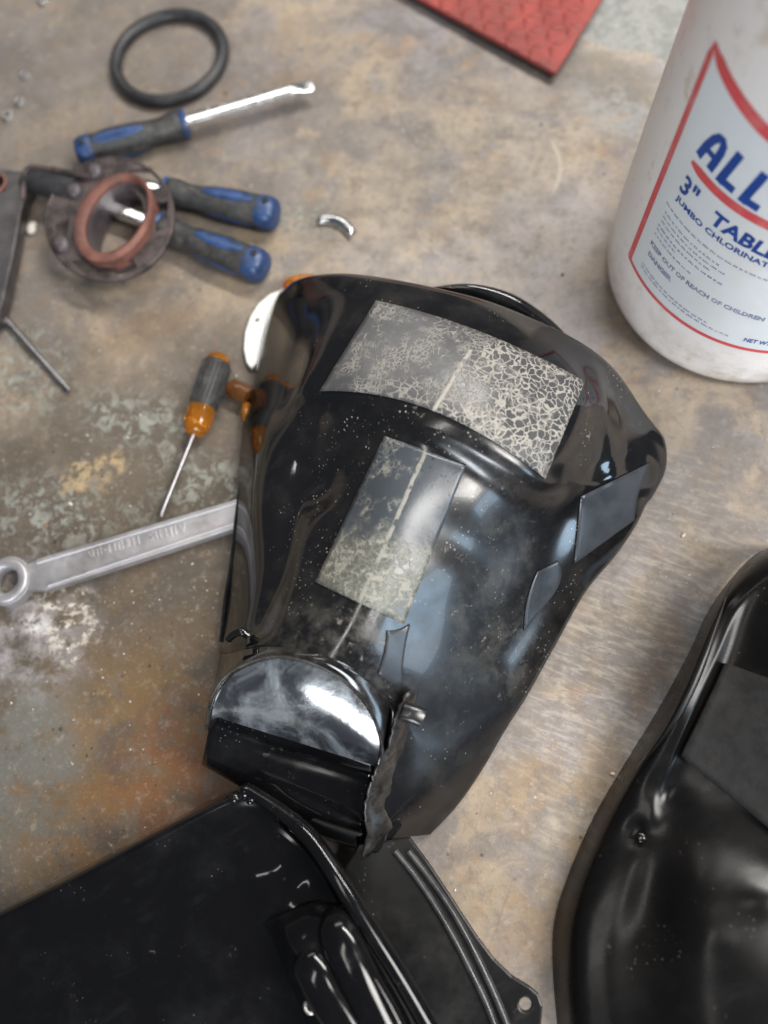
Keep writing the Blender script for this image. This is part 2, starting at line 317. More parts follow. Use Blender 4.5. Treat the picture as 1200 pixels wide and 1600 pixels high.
def mat_end():
    g = G('hazed_end_panel'); n = g.noise(34, 5, .65, dist=.6); n2 = g.noise(110, 4, .6)
    c = g.mix(g.step(n, .40, .66), (.020, .022, .026), (.15, .165, .18))
    c = g.mix(g.math('MULTIPLY', g.step(n2, .5, .7), .25), c, (.03, .03, .035))
    g.bump(n, .18, .002)
    return g.out(c, g.step(n, .35, .7, .14, .30), 0, IOR=2.1, Specular_IOR_Level=.6, Coat_Weight=.4, Coat_Roughness=.12)
M['end'] = mat_end()

# ------------------------------------------------------------------ helpers: objects
def link(o, parent=None, label=None, cat=None, group=None, kind=None):
    C.objects.link(o)
    if parent is not None:
        o.parent = parent
    for k, v in (('label', label), ('category', cat), ('group', group), ('kind', kind)):
        if v: o[k] = v
    return o
def thing(name, loc, label, cat, group=None):
    o = bpy.data.objects.new(name, None); o.location = loc; o.empty_display_size = .02
    return link(o, None, label, cat, group)
def put(bm, name, mat, parent=None, smooth=True, **k):
    """bm in world coordinates -> one mesh object; origin at its parent's base or its own"""
    me = bpy.data.meshes.new(name)
    if parent is not None: org = Vector(parent.location) + (Vector(parent.parent.location) if parent.parent else Vector())
    else:
        vs = [v.co for v in bm.verts]; org = Vector((sum(v.x for v in vs)/len(vs), sum(v.y for v in vs)/len(vs), min(v.z for v in vs)))
        if k.pop('at_origin', False): org = Vector()
    bmesh.ops.translate(bm, verts=bm.verts, vec=-org)
    bmesh.ops.recalc_face_normals(bm, faces=bm.faces) if k.pop('recalc', True) else None
    if smooth:
        for e in bm.edges:
            if len(e.link_faces) == 2 and e.calc_face_angle(0) > .95: e.smooth = False
    bm.to_mesh(me); bm.free(); me.materials.append(M[mat] if isinstance(mat, str) else mat)
    for p in me.polygons: p.use_smooth = smooth
    o = bpy.data.objects.new(name, me)
    if parent is None: o.location = org
    return link(o, parent, **k)
def autosmooth(o, ang=40):
    me = o.data; bm = bmesh.new(); bm.from_mesh(me)
    for e in bm.edges:
        if len(e.link_faces) == 2 and e.calc_face_angle(0) > math.radians(ang): e.smooth = False
    bm.to_mesh(me); bm.free(); return o

def crom(p, t):
    """Catmull-Rom through list p at parameter t in [0, n-1]"""
    n = len(p); i = min(int(t), n-2); f = t-i
    a, b = p[i], p[i+1]; z = p[i-1] if i > 0 else a*2-b; d = p[i+2] if i+2 < n else b*2-a
    return .5*((2*b)+(b-z)*f+(2*z-5*a+4*b-d)*f*f+(3*a-b*1-3*b+b-z+d)*0 + (-z+2*z*0+3*a*0)*0) if False else \
        0.5*(2*a + (b-z)*f + (2*z-5*a+4*b-d)*f*f + (3*a-3*b+d-z)*f**3)
def net(rows, su=10, sv=10, warp=None):
    """smooth sheet through a grid of points -> bm with uv"""
    nu, nv = (len(rows[0])-1)*su+1, (len(rows)-1)*sv+1
    bm = bmesh.new(); uvl = bm.loops.layers.uv.new('UVMap')
    fine = [[crom(r, i/su) for i in range(nu)] for r in rows]
    g = []
    for j in range(nv):
        line = []
        for i in range(nu):
            q = crom([fine[k][i] for k in range(len(rows))], j/sv)
            if warp: q = warp(q, i/(nu-1), j/(nv-1))
            line.append(bm.verts.new(q))
        g.append(line)
    for j in range(nv-1):
        for i in range(nu-1):
            f = bm.faces.new((g[j+1][i], g[j+1][i+1], g[j][i+1], g[j][i]))
            for lp, (a, b) in zip(f.loops, ((i, j+1), (i+1, j+1), (i+1, j), (i, j))): lp[uvl].uv = (a/(nu-1), b/(nv-1))
    bm.normal_update()
    if sum(f.normal.z for f in bm.faces) < 0: bmesh.ops.reverse_faces(bm, faces=bm.faces)
    return bm
def solid(o, th, off=-1):
    m = o.modifiers.new('thickness', 'SOLIDIFY'); m.thickness = th; m.offset = off; return o
def px(rows): return [[P(x, y, z*.001) for x, y, z in r] for r in rows]

def frame(d, up=Vector((0, 0, 1))):
    d = d.normalized(); s = d.cross(up)
    s = Vector((1, 0, 0)) if s.length < 1e-4 else s.normalized()
    return d, s, s.cross(d)
def sweep(bm, pts, prof, seg=16, caps=True, up=Vector((0, 0, 1)), closed=False):
    """tube along pts; prof(i)->(ru, rv[, power]) half widths sideways and up"""
    rings = []; n = len(pts)
    for i, p in enumerate(pts):
        if closed: d = pts[(i+1) % n]-pts[i-1]
        else: d = pts[min(i+1, n-1)]-pts[max(i-1, 0)]
        d, s, u = frame(d, up); pr = prof(i); pw = pr[2] if len(pr) > 2 else 2
        r = []
        for k in range(seg):
            a = 2*math.pi*k/seg; c, sn = math.cos(a), math.sin(a)
            c = math.copysign(abs(c)**(2/pw), c); sn = math.copysign(abs(sn)**(2/pw), sn)
            r.append(bm.verts.new(p+s*pr[0]*c+u*pr[1]*sn))
        rings.append(r)
    m = n if closed else n-1
    for i in range(m):
        a, b = rings[i], rings[(i+1) % n]
        for k in range(seg): bm.faces.new((a[k], a[(k+1) % seg], b[(k+1) % seg], b[k]))
    if caps and not closed: bm.faces.new(rings[0][::-1]); bm.faces.new(rings[-1])
    return bm
def lathe(bm, prof, base, axis, seg=32, cap=True):
    """prof list of (distance along axis, radius)"""
    d, s, u = frame(axis); rings = []
    for t, r in prof:
        rings.append([bm.verts.new(base+d*t+(s*math.cos(2*math.pi*k/seg)+u*math.sin(2*math.pi*k/seg))*r) for k in range(seg)])
    for a, b in zip(rings, rings[1:]):
        for k in range(seg): bm.faces.new((a[k], a[(k+1) % seg], b[(k+1) % seg], b[k]))
    if cap: bm.faces.new(rings[0][::-1]); bm.faces.new(rings[-1])
    return bm
def plate(outline, holes=(), th=.003, bevel=0.):
    """flat plate: outline and holes are lists of top-face points; extruded downwards by th"""
    bm = bmesh.new(); edges = []
    for loop in [outline, *holes]:
        vs = [bm.verts.new(p) for p in loop]
        edges += [bm.edges.new((vs[i], vs[(i+1) % len(vs)])) for i in range(len(vs))]
    bmesh.ops.triangle_fill(bm, edges=edges, use_beauty=True, use_dissolve=False)
    bm.normal_update()
    for f in bm.faces:
        if f.normal.z < 0: f.normal_flip()
    top = list(bm.faces)
    r = bmesh.ops.extrude_face_region(bm, geom=top)
    vs = [v for v in r['geom'] if isinstance(v, bmesh.types.BMVert)]
    bmesh.ops.translate(bm, verts=vs, vec=(0, 0, -th))
    bmesh.ops.recalc_face_normals(bm, faces=bm.faces)
    if bevel:
        es = [e for e in bm.edges if len(e.link_faces) == 2 and e.calc_face_angle(0) > .9 and all(v.co.z > max(p.z for p in outline)-th*.5 for v in e.verts)]
        bmesh.ops.bevel(bm, geom=es, offset=bevel, segments=2, affect='EDGES', profile=.6)
    return bm
def circle(c, r, n=28, ry=None, rot=0., z=None):
    ry = r if ry is None else ry; o = []
    for k in range(n):
        a = 2*math.pi*k/n; x, y = r*math.cos(a), ry*math.sin(a)
        o.append(Vector((c.x+x*math.cos(rot)-y*math.sin(rot), c.y+x*math.sin(rot)+y*math.cos(rot), c.z if z is None else z)))
    return o
def smooth_loop(pts, n=8, closed=True):
    if closed:
        q = [pts[-1], *pts, pts[0], pts[1]]; out = []
        for i in range(len(pts)):
            for k in range(n): out.append(crom(q, 1+i+k/n))
        return out
    return [crom(pts, i/n) for i in range((len(pts)-1)*n+1)]

# ------------------------------------------------------------------ bench
bm = bmesh.new(); bmesh.ops.create_grid(bm, x_segments=2, y_segments=2, size=1.2)
bmesh.ops.translate(bm, verts=bm.verts, vec=(0, .25, 0))
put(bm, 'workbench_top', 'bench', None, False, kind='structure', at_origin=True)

# ------------------------------------------------------------------ big black shell in the middle
shell = thing('motorcycle_fairing', P(640, 900, 0), 'glossy black moulded shell in the middle with crazed grey film patches on top', 'fairing')
top = [(436, 458, 16), (470, 437, 52), (552, 430, 86), (690, 455, 98), (815, 494, 88), (945, 566, 60), (1036, 680, 22)]
hidden = [[Vector((q.x*1.0, q.y+.004, max(.004, q.z-.045))) for q in px([top])[0]]]
mid = [Vector((q.x, q.y+.005, q.z-.012)) for q in px([top])[0]]
rows = hidden + [mid] + px([
    top,
    [(423, 488, 16), (486, 468, 60), (578, 462, 99), (735, 512, 110), (880, 575, 97), (962, 640, 60), (1042, 708, 18)],
    [(404, 560, 13), (458, 545, 62), (540, 530, 103), (718, 575, 118), (873, 660, 101), (950, 690, 58), (1038, 740, 14)],
    [(390, 628, 12), (436, 620, 58), (500, 598, 102), (693, 632, 121), (842, 728, 102), (925, 740, 54), (1020, 775, 12)],
    [(380, 658, 12), (428, 655, 56), (508, 638, 97), (682, 668, 119), (832, 756, 97), (914, 768, 52), (1010, 788, 12)],
    [(375, 705, 12), (418, 708, 54), (513, 692, 85), (660, 706, 110), (792, 786, 84), (892, 812, 47), (992, 824, 10)],
    [(370, 770, 10), (408, 780, 52), (510, 782, 79), (620, 790, 108), (732, 846, 80), (850, 880, 44), (962, 868, 8)],
    [(362, 860, 10), (400, 870, 52), (472, 878, 82), (585, 890, 105), (690, 935, 82), (790, 968, 44), (915, 925, 8)],
    [(352, 950, 10), (384, 955, 50), (440, 960, 82), (548, 978, 102), (650, 1022, 80), (735, 1070, 44), (868, 1008, 8)],
    [(342, 1020, 10), (362, 1020, 50), (415, 1010, 80), (520, 1032, 98), (608, 1090, 74), (690, 1145, 42), (822, 1090, 8)],
])
def seg_d(q, line):
    """distance in the plan from q to a polyline of bench points"""
    best = 9
    for a, b in zip(line, line[1:]):
        ax, ay, bx, by = a.x, a.y, b.x-a.x, b.y-a.y
        t = max(0, min(1, ((q.x-ax)*bx+(q.y-ay)*by)/(bx*bx+by*by)))
        best = min(best, math.hypot(q.x-ax-bx*t, q.y-ay-by*t))
    return best
def pl(z, *xy): return smooth_loop([P(x, y, z) for x, y in xy], 4, False)
def smooth_loop(pts, n=8, closed=True):
    if closed:
        q = [pts[-1], *pts, pts[0], pts[1]]
        return [crom(q, 1+i+k/n) for i in range(len(pts)) for k in range(n)]
    return [crom(pts, i/n) for i in range((len(pts)-1)*n+1)]
groove_r = pl(.085, (862, 756), (886, 785), (874, 830), (838, 930), (790, 1010))
groove_l = pl(.080, (520, 628), (478, 690), (452, 760), (438, 880), (405, 970))
crease = pl(.055, (925, 600), (945, 670), (966, 742)); crease2 = pl(.040, (898, 774), (955, 750), (1014, 722))
def dent(q, u, v):
    def gauss(x, y, z, r, h):
        c = P(x, y, z*.001); d2 = (q.x-c.x)**2+(q.y-c.y)**2
        return h*math.exp(-d2/(2*r*r))
    dz = gauss(497, 735, 80, .013, -.007)+gauss(512, 815, 80, .010, .005)+gauss(700, 885, 85, .012, .005)+gauss(745, 808, 84, .014, .008)
    dz += gauss(880, 900, 45, .012, -.004)+gauss(990, 640, 50, .012, -.005)+gauss(640, 985, 100, .012, -.003)
    dz -= .0040*math.exp(-(seg_d(q, groove_r)/.0110)**2)+.0045*math.exp(-(seg_d(q, groove_l)/.0100)**2)
    dz += .0035*max(0, 1-seg_d(q, crease)/.012)+.0030*max(0, 1-seg_d(q, crease2)/.010)
    return Vector((q.x, q.y, max(.003, q.z+dz)))
n_main = len(rows)
skirt = px([[(612, 1120, 66), (676, 1180, 40), (790, 1140, 7)], [(600, 1200, 52), (655, 1230, 36), (752, 1205, 5)],
            [(585, 1265, 44), (630, 1275, 30), (715, 1258, 4)], [(572, 1325, 36), (608, 1312, 24), (672, 1304, 3)]])
step_ = [b-a for a, b in zip(rows[-2], rows[-1])]
full = rows+[[rows[-1][c]+step_[c]*(k+1)*.6 for c in range(4)]+skirt[k] for k in range(4)]
bm = net(full, 18, 12, dent)
W_ = 6*18
dead = [f for f in bm.faces if f.index < 0]
bm.faces.ensure_lookup_table()
dead = [f for k, f in enumerate(bm.faces) if k//W_ >= (n_main-1)*12 and k % W_ < 4*18]
bmesh.ops.delete(bm, geom=dead, context='FACES')
bvh = BVHTree.FromBMesh(bm)
solid(put(bm, 'shell', 'shell', shell, recalc=False), .0028)
def on(pxy, lift=.0006, tree=None):
    o = Vector((0, 0, CAM_H)); h, n, i, d = (tree or bvh).ray_cast(o, ray(*pxy))
    if h is None: return P(*pxy, .02)
    if n.z < 0: n = -n
    return h+n*lift
def film(corners, name, mat, nu=22, nv=22, wob=0., lift=.0006, label=None, parent=None, tree=None, th=.0005):
    """thin sheet stuck on the shell inside four (top-left, top-right, bottom-right, bottom-left) edge polylines or corners"""
    tl, tr, br, bl = corners
    rr = []
    for j in range(nv+1):
        v = j/nv; r = []
        for i in range(nu+1):
            u = i/nu
            x = (tl[0]*(1-u)+tr[0]*u)*(1-v)+(bl[0]*(1-u)+br[0]*u)*v
            y = (tl[1]*(1-u)+tr[1]*u)*(1-v)+(bl[1]*(1-u)+br[1]*u)*v
            if wob:
                y += 4*wob[0]*u*(1-u)*(1-v)+4*wob[1]*u*(1-u)*v
                x += (4*wob[2]*v*(1-v)*(1-u)+4*wob[3]*v*(1-v)*u) if len(wob) > 2 else 0
            r.append(on((x, y), lift, tree))
        rr.append(r)
    b = net(rr, 1, 1)
    return solid(put(b, name, mat, parent or shell, recalc=False, label=label), th, 1)
film([(588, 471), (912, 597), (850, 748), (500, 612)], 'film_patch', 'patch0', 44, 26, (-14, -38, 0, 0), label='wide crazed grey film patch across the top')
film([(602, 681), (728, 727), (630, 975), (494, 910)], 'film_patch', 'patch1', 24, 34, label='narrow grey film strip down the middle')
film([(906, 775), (1016, 722), (990, 812), (896, 880)], 'film_patch', 'film', 14, 14, (0, 0, 0, -6), label='plain grey panel on the right flank')  # even grey sheet over part of the right flank
film([(838, 893), (872, 876), (862, 930), (818, 985)], 'film_patch', 'film', 10, 14, (0, 0, -6, 8), label='small torn grey film scrap on the right flank')
film([(604, 985), (640, 975), (628, 1072), (590, 1052)], 'film_patch', 'film', 8, 10, (4, 4, 3, -4), label='small grey film scrap by the neck')

# rim strip that shows behind the far edge
pts = smooth_loop([P(672, 458, .060), P(730, 455, .062), P(785, 468, .060), P(830, 493, .056), P(870, 524, .050), P(895, 550, .044)], 6, False)
put(sweep(bmesh.new(), pts, lambda i: (.0052*math.sin(math.pi*(i+1.5)/(len(pts)+2))+.001, .007), 12), 'rear_rim', 'shell', shell)

# torn lip that stands along the skirt's inner edge
edge = smooth_loop([P(640, 1085, .080), P(622, 1125, .074), P(612, 1165, .066), P(592, 1200, .062), P(582, 1230, .056), P(573, 1265, .050), P(578, 1300, .043), P(569, 1343, .036)], 6, False)
rnd = [random.uniform(-1, 1) for _ in edge]
prow = []
for i, q in enumerate(edge):
    k = .35+.65*min(1, i/26)
    if i > 36: k *= max(.25, 1-(i-36)/8)
    prow.append([q+Vector((-.0012+.0010*rnd[i], .0006*rnd[-i], .003)), q+Vector((.003*k, .001, .0012)), q+Vector((.0085*k+.0012*rnd[i//2], .002, -.005)), q+Vector((.014*k, .002, -.016))])
solid(put(net(prow, 4, 1), 'torn_lip', 'edge', shell, recalc=False), .0018)
bm = bmesh.new(); sweep(bm, [P(632, 1112, .079), P(640, 1114, .0795), P(650, 1117, .0795), P(658, 1121, .078)], lambda i: (.0055, .0045, 3), 14)
put(bm, 'rolled_tab', 'shell', shell)

# neck end: half-round rim, hazed end panel, lower lip
arc = smooth_loop([P(322, 1140, .060), P(332, 1090, .074), P(362, 1050, .085), P(420, 1027, .094), P(480, 1034, .096), P(540, 1066, .090), P(582, 1118, .080), P(597, 1170, .070), P(592, 1206, .062)], 8, False)
bm = bmesh.new(); sweep(bm, arc, lambda i: (.0011, .0016), 8); put(bm, 'neck_rim', 'edge', shell)
# collar between the shell and the rim
base_edge = [on((x, y), 0) for x, y in ((345, 1018), (366, 1015), (398, 1010), (440, 1010), (500, 1022), (555, 1050), (596, 1080), (608, 1088), (612, 1092))]
base_edge = smooth_loop(base_edge, 8, False)
m_ = [(a*.5+b*.5)+Vector((0, 0, .0012)) for a, b in zip(base_edge, arc)]
solid(put(net([base_edge, m_, arc], 1, 5), 'neck_collar', 'shell', shell, recalc=False), .002)
n = len(arc); chord0, chord1 = P(330, 1118, .058), P(588, 1198, .052)
prow = []
for j in range(9):
    v = j/8; r = []
    for i in range(n):
        u = i/(n-1); a = arc[i]+Vector((0, 0, -.0022)); c = chord0.lerp(chord1, u)
        q = a.lerp(c, v); q.z += .006*math.sin(math.pi*v)*math.sin(math.pi*u)
        r.append(q)
    prow.append(r)
put(net(prow, 1, 2), 'end_panel', 'end', shell, recalc=False)
low = px([[(330, 1117, 58), (415, 1140, 57), (500, 1168, 55), (588, 1197, 52)], [(328, 1130, 50), (412, 1160, 46), (500, 1188, 44), (586, 1214, 45)],
          [(322, 1160, 45), (410, 1186, 43), (492, 1212, 42), (580, 1240, 42)], [(318, 1182, 41), (400, 1214, 40), (485, 1244, 39), (574, 1274, 39)],
          [(316, 1196, 30), (402, 1240, 33), (485, 1274, 33), (572, 1302, 34)],
          [(330, 1196, 16), (405, 1252, 20), (480, 1300, 20), (566, 1330, 20)]])
solid(put(net(low, 8, 6), 'lower_lip', 'shell2', shell, recalc=False), .002)
bm = bmesh.new(); sweep(bm, smooth_loop([P(357, 998, .062), P(366, 990, .066), P(378, 987, .068), P(388, 993, .066)], 4, False), lambda i: (.0028, .0028), 10)
put(bm, 'hook', 'shell', shell)
# thin rolled hem down the left edge
hem = smooth_loop([P(388, 640, .010), P(380, 720, .011), P(370, 800, .012), P(361, 880, .012), P(352, 935, .012), P(345, 1003, .012)], 5, False)
put(sweep(bmesh.new(), hem, lambda i: (.0013, .0013), 10), 'rolled_hem', 'shell', shell)

# ------------------------------------------------------------------ near left black panel
left = thing('motorcycle_fairing', P(300, 1450, 0), 'large jet black gloss panel lying at the lower left below the crazed shell', 'fairing')
Lr = px([[(-160, 1500, 20), (0, 1422, 22), (125, 1358, 24), (250, 1292, 26), (340, 1246, 27), (388, 1230, 25), (430, 1252, 20), (470, 1290, 16)],
         [(-160, 1505, 40), (0, 1428, 42), (126, 1366, 45), (254, 1298, 48), (346, 1252, 51), (390, 1238, 52), (436, 1262, 42), (486, 1298, 35)],
         [(-158, 1545, 43), (2, 1462, 44), (132, 1398, 46), (262, 1330, 48), (356, 1282, 50), (410, 1275, 49), (458, 1300, 46), (508, 1338, 44)],
         [(-150, 1640, 38), (20, 1560, 38), (155, 1490, 39), (285, 1418, 41), (376, 1364, 43), (440, 1350, 45), (500, 1362, 50), (548, 1395, 45)],
         [(-140, 1750, 32), (50, 1670, 32), (190, 1600, 33), (310, 1520, 35), (405, 1456, 38), (470, 1440, 47), (540, 1440, 55), (596, 1478, 46)],
         [(-130, 1860, 26), (80, 1790, 26), (220, 1720, 27), (345, 1640, 30), (440, 1566, 36), (510, 1545, 48), (585, 1530, 56), (645, 1560, 46)],
         [(-120, 1980, 20), (100, 1900, 20), (260, 1840, 21), (390, 1760, 25), (490, 1680, 34), (560, 1660, 50), (640, 1640, 56), (700, 1660, 46)]])
rq = random.Random(3)
lumpL = [(P(x, y, .045), r, h) for x, y, r, h in ((358, 1350, .006, -.0012), (388, 1342, .006, .0014), (440, 1362, .008, -.003), (420, 1395, .008, .003))]
lumpL += [(P(rq.uniform(400, 500), rq.uniform(1375, 1470), .045), rq.uniform(.0045, .007), rq.uniform(-.0022, .0030)) for _ in range(14)]
def crumpleL(q, u, v):
    return Vector((q.x, q.y, q.z+sum(h*math.exp(-((q.x-c.x)**2+(q.y-c.y)**2)/(2*r*r)) for c, r, h in lumpL)))
bm = net(Lr, 14, 14, crumpleL); bvhL = BVHTree.FromBMesh(bm)
solid(put(bm, 'panel', 'shell2', left, recalc=False), .0025)
# boxed bulge with two rounded crests, crumpled where it starts
B = px([[(412, 1440, 40), (436, 1428, 48), (478, 1412, 50), (522, 1402, 51), (556, 1405, 46)],
        [(430, 1478, 42), (452, 1468, 62), (492, 1452, 62), (534, 1445, 68), (570, 1448, 48)],
        [(448, 1520, 42), (478, 1508, 67), (520, 1490, 67), (562, 1480, 71), (594, 1486, 48)],
        [(468, 1570, 42), (502, 1558, 68), (545, 1540, 68), (590, 1528, 72), (622, 1536, 48)],
        [(496, 1640, 42), (535, 1620, 68), (580, 1602, 68), (624, 1590, 72), (657, 1600, 48)],
        [(530, 1720, 42), (570, 1700, 68), (615, 1682, 68), (660, 1670, 72), (692, 1680, 48)]])
rg = random.Random(5)
lump = [(P(rg.uniform(430, 530), rg.uniform(1402, 1450), .055), rg.uniform(.004, .006), rg.uniform(-.002, .003)) for _ in range(6)]
def crumple(q, u, v):
    return Vector((q.x, q.y, q.z+sum(h*math.exp(-((q.x-c.x)**2+(q.y-c.y)**2)/(2*r*r)) for c, r, h in lump)))
solid(put(net(B, 14, 12, crumple), 'boxed_bulge', 'shell2', left, recalc=False), .002)
for pl_ in (((470, 1478, 56), (488, 1510, 63), (512, 1556, 64), (543, 1604, 64), (590, 1690, 64)), ((508, 1428, 50), (527, 1455, 64), (551, 1505, 67), (580, 1568, 67), (610, 1630, 67))):
    s_ = smooth_loop([P(x, y, z*.001) for x, y, z in pl_], 8, False)
    k_ = len(s_)
    put(sweep(bmesh.new(), s_, lambda i: (.0115*min(1, .35+i/9), .0085*min(1, .35+i/9)), 36), 'moulded_crest', 'shell2', left)
ridge = smooth_loop([P(390, 1234, .053), P(440, 1268, .056), P(486, 1310, .060), P(530, 1375, .064), P(580, 1455, .064), P(630, 1535, .062), P(690, 1640, .060)], 6, False)
put(sweep(bmesh.new(), ridge, lambda i: (.0035+.002*min(1, i/12), .006), 12), 'ridge', 'shell2', left)
for x, y, z, r in ((385, 1236, 53, .0048), (368, 1246, 52, .0036), (392, 1250, 54, .0030)):
    bm = bmesh.new(); c = P(x, y, z*.001); lathe(bm, [(0, r), (r*.5, r*.95), (r*.9, r*.6), (r*1.05, r*.15)], c, Vector((0, 0, 1)), 14); put(bm, 'moulded_knob', 'shell2', left)
bm = bmesh.new(); c = P(486, 1572, .064); sweep(bm, circle(c, .0034, 20), lambda i: (.0009, .0009), 8, closed=True); put(bm, 'wire_ring', 'zinc', left)
# flange plate with two ribs and the corner eye
Z = .026
outl = [(560, 1318), (640, 1308), (668, 1345), (700, 1393), (724, 1430), (748, 1466), (772, 1498), (800, 1525), (828, 1542), (842, 1554), (848, 1572), (846, 1600), (850, 1660), (840, 1720), (730, 1720), (690, 1640), (640, 1545), (580, 1440), (535, 1365)]
hole = circle(P(821, 1570, Z), .0036, 20)
put(plate([P(x, y, Z) for x, y in outl], [hole], .0035, .0012), 'flange_plate', 'satin', left, False)
for pl in (((617, 1330), (648, 1368), (680, 1415), (712, 1470), (740, 1525), (762, 1572), (790, 1650)), ((638, 1330), (668, 1368), (702, 1416), (733, 1470), (760, 1525), (782, 1575), (812, 1650))):
    s = smooth_loop([P(x, y, Z+.0006) for x, y in pl], 6, False)
    put(sweep(bmesh.new(), s, lambda i: (.0022, .0030), 12), 'rib', 'rib', left)

# ------------------------------------------------------------------ near right black fairing
right = thing('motorcycle_fairing', P(1120, 1300, 0), 'dusty black shell at the lower right with a square dark grey foam pad', 'fairing')
Rr = px([[(1212, 850, 6), (1214, 852, 40), (1222, 862, 62), (1250, 880, 74), (1330, 920, 86), (1440, 960, 86)],
         [(1168, 876, 6), (1176, 880, 44), (1196, 890, 62), (1225, 905, 70), (1310, 960, 84), (1420, 1010, 84)],
         [(1112, 945, 5), (1126, 940, 50), (1148, 948, 60), (1180, 962, 62), (1280, 1020, 80), (1400, 1080, 82)],
         [(1076, 1020, 5), (1096, 1015, 52), (1118, 1022, 58), (1148, 1036, 56), (1262, 1090, 74), (1390, 1160, 80)],
         [(1030, 1105, 5), (1058, 1100, 50), (1078, 1112, 56), (1102, 1130, 50), (1230, 1180, 64), (1370, 1250, 76)],
         [(978, 1190, 5), (1006, 1186, 40), (1042, 1190, 48), (1066, 1205, 46), (1190, 1255, 56), (1350, 1340, 72)],
         [(930, 1272, 4), (962, 1268, 32), (1010, 1275, 42), (1052, 1285, 44), (1150, 1315, 56), (1330, 1400, 70)],
         [(890, 1362, 4), (922, 1360, 30), (980, 1362, 40), (1030, 1370, 44), (1120, 1395, 62), (1320, 1470, 70)],
         [(866, 1440, 4), (900, 1440, 30), (960, 1440, 38), (1020, 1445, 44), (1110, 1475, 64), (1320, 1550, 72)],
         [(864, 1520, 4), (896, 1522, 30), (950, 1520, 38), (1010, 1525, 46), (1120, 1560, 64), (1320, 1640, 72)],
         [(872, 1620, 4), (904, 1620, 30), (960, 1620, 38), (1020, 1630, 46), (1130, 1670, 64), (1320, 1750, 72)]])
def dentR(q, u, v):
    def gauss(x, y, z, r, h):
        c = P(x, y, z*.001); return h*math.exp(-((q.x-c.x)**2+(q.y-c.y)**2)/(2*r*r))
    dz = gauss(1192, 1400, 60, .007, .0030)+gauss(1112, 1458, 62, .005, .0012)
    dz += gauss(1000, 1305, 44, .006, -.004)+gauss(1045, 1240, 46, .008, -.004)
    return Vector((q.x, q.y, q.z+dz))
bm = net(Rr, 10, 9, dentR); bvhR = BVHTree.FromBMesh(bm)
solid(put(bm, 'shell', 'shell3', right, recalc=False), .0028)
film([(1131, 1036), (1290, 1090), (1262, 1345), (1062, 1180)], 'foam_pad', 'pad', 16, 16, parent=right, tree=bvhR, th=.004, lift=.0004)
bm = bmesh.new(); c = P(1001, 1308, .0415); lathe(bm, [(0, .0030), (.0012, .0030), (.002, .0024), (.0021, .001)], c, Vector((-.2, .1, 1)), 14); put(bm, 'rivet', 'shell2', right)
hem = smooth_loop([P(1140, 915, .060), P(1118, 975, .060), P(1098, 1030, .060), P(1072, 1090, .058), P(1040, 1145, .054), P(995, 1200, .044)], 6, False)
put(sweep(bmesh.new(), hem, lambda i: (.0030*math.sin(math.pi*(i+.7)/(len(hem)+.4)), .0022), 10), 'rolled_hem', 'shell3', right)

# ------------------------------------------------------------------ plastic pail
cx, cy, RB = .2180, .3671, .1030
pail = thing('plastic_pail', (cx, cy, 0), 'scuffed white plastic pail of chlorine tablets standing at the upper right', 'pail')
bm = bmesh.new()
prof = [(.0, .080), (.0, .086), (.002, .093), (.006, .0985), (.012, .1015), (.020, .1028), (.06, RB), (.13, .1005), (.20, .0978), (.29, .0945), (.296, .0960), (.304, .0960), (.310, .0930), (.326, .0900)]
lathe(bm, prof, Vector((cx, cy, 0)), Vector((0, 0, 1)), 128, cap=False)
bm.faces.new([v for v in bm.verts][:128])
o = put(bm, 'pail_body', 'pail', pail)
bm = bmesh.new(); lathe(bm, [(.318, .0950), (.336, .0955), (.340, .0935), (.342, .088), (.341, .02)], Vector((cx, cy, 0)), Vector((0, 0, 1)), 96, cap=True); put(bm, 'lid', 'white', pail)
def rad(z):
    for (a, ra), (b, rb) in zip(prof, prof[1:]):
        if a <= z <= b and b > a: return ra+(rb-ra)*(z-a)/(b-a)
    return RB
def wrap(bm, lift):
    """flat print laid out as (arc mm, 0, height mm) bent round the pail"""
    sx = [v.co.x for v in bm.verts]; x = math.floor(min(sx)/4)*4
    while x < max(sx):
        bmesh.ops.bisect_plane(bm, geom=bm.verts[:]+bm.edges[:]+bm.faces[:], plane_co=(x, 0, 0), plane_no=(1, 0, 0)); x += 4
    for v in bm.verts:
        a = v.co.x*.001/.103; z = v.co.z*.001; r = rad(z)+lift
        v.co = Vector((cx+r*math.cos(a), cy+r*math.sin(a), z))
    return bm
def strip(bm, pts, widths):
    """ribbon in (s, z)"""
    L = []
    for i, (s, z) in enumerate(pts):
        a = pts[max(i-1, 0)]; b = pts[min(i+1, len(pts)-1)]
        d = Vector((b[0]-a[0], b[1]-a[1])).normalized(); w_ = widths[i]/2
        L.append((bm.verts.new((s-d.y*w_, 0, z+d.x*w_)), bm.verts.new((s+d.y*w_, 0, z-d.x*w_))))
    for (a, b), (c, d) in zip(L, L[1:]): bm.faces.new((a, c, d, b))
SL = -.11                                                   # the print runs slightly downhill
def topcurve(s): return 238.5-15*(max(0, s-355.5)/52)**.85 if s < 407.5 else 223.5-8*((s-407.5)/90)**.9
def botcurve(s): return 68-8*math.sin(min(1, (s-355)/130)*math.pi/2)
bm = bmesh.new(); prev = None
for k in range(50):
    s_ = 357+k*4; zb = botcurve(s_)+1; zt_ = topcurve(s_)-4
    col = [bm.verts.new((s_, 0, zb+(zt_-zb)*t/6)) for t in range(7)]
    if prev:
        for t in range(6): bm.faces.new((prev[t], col[t], col[t+1], prev[t+1]))
    prev = col
put(wrap(bm, .0002), 'label_field', 'prpale', pail)
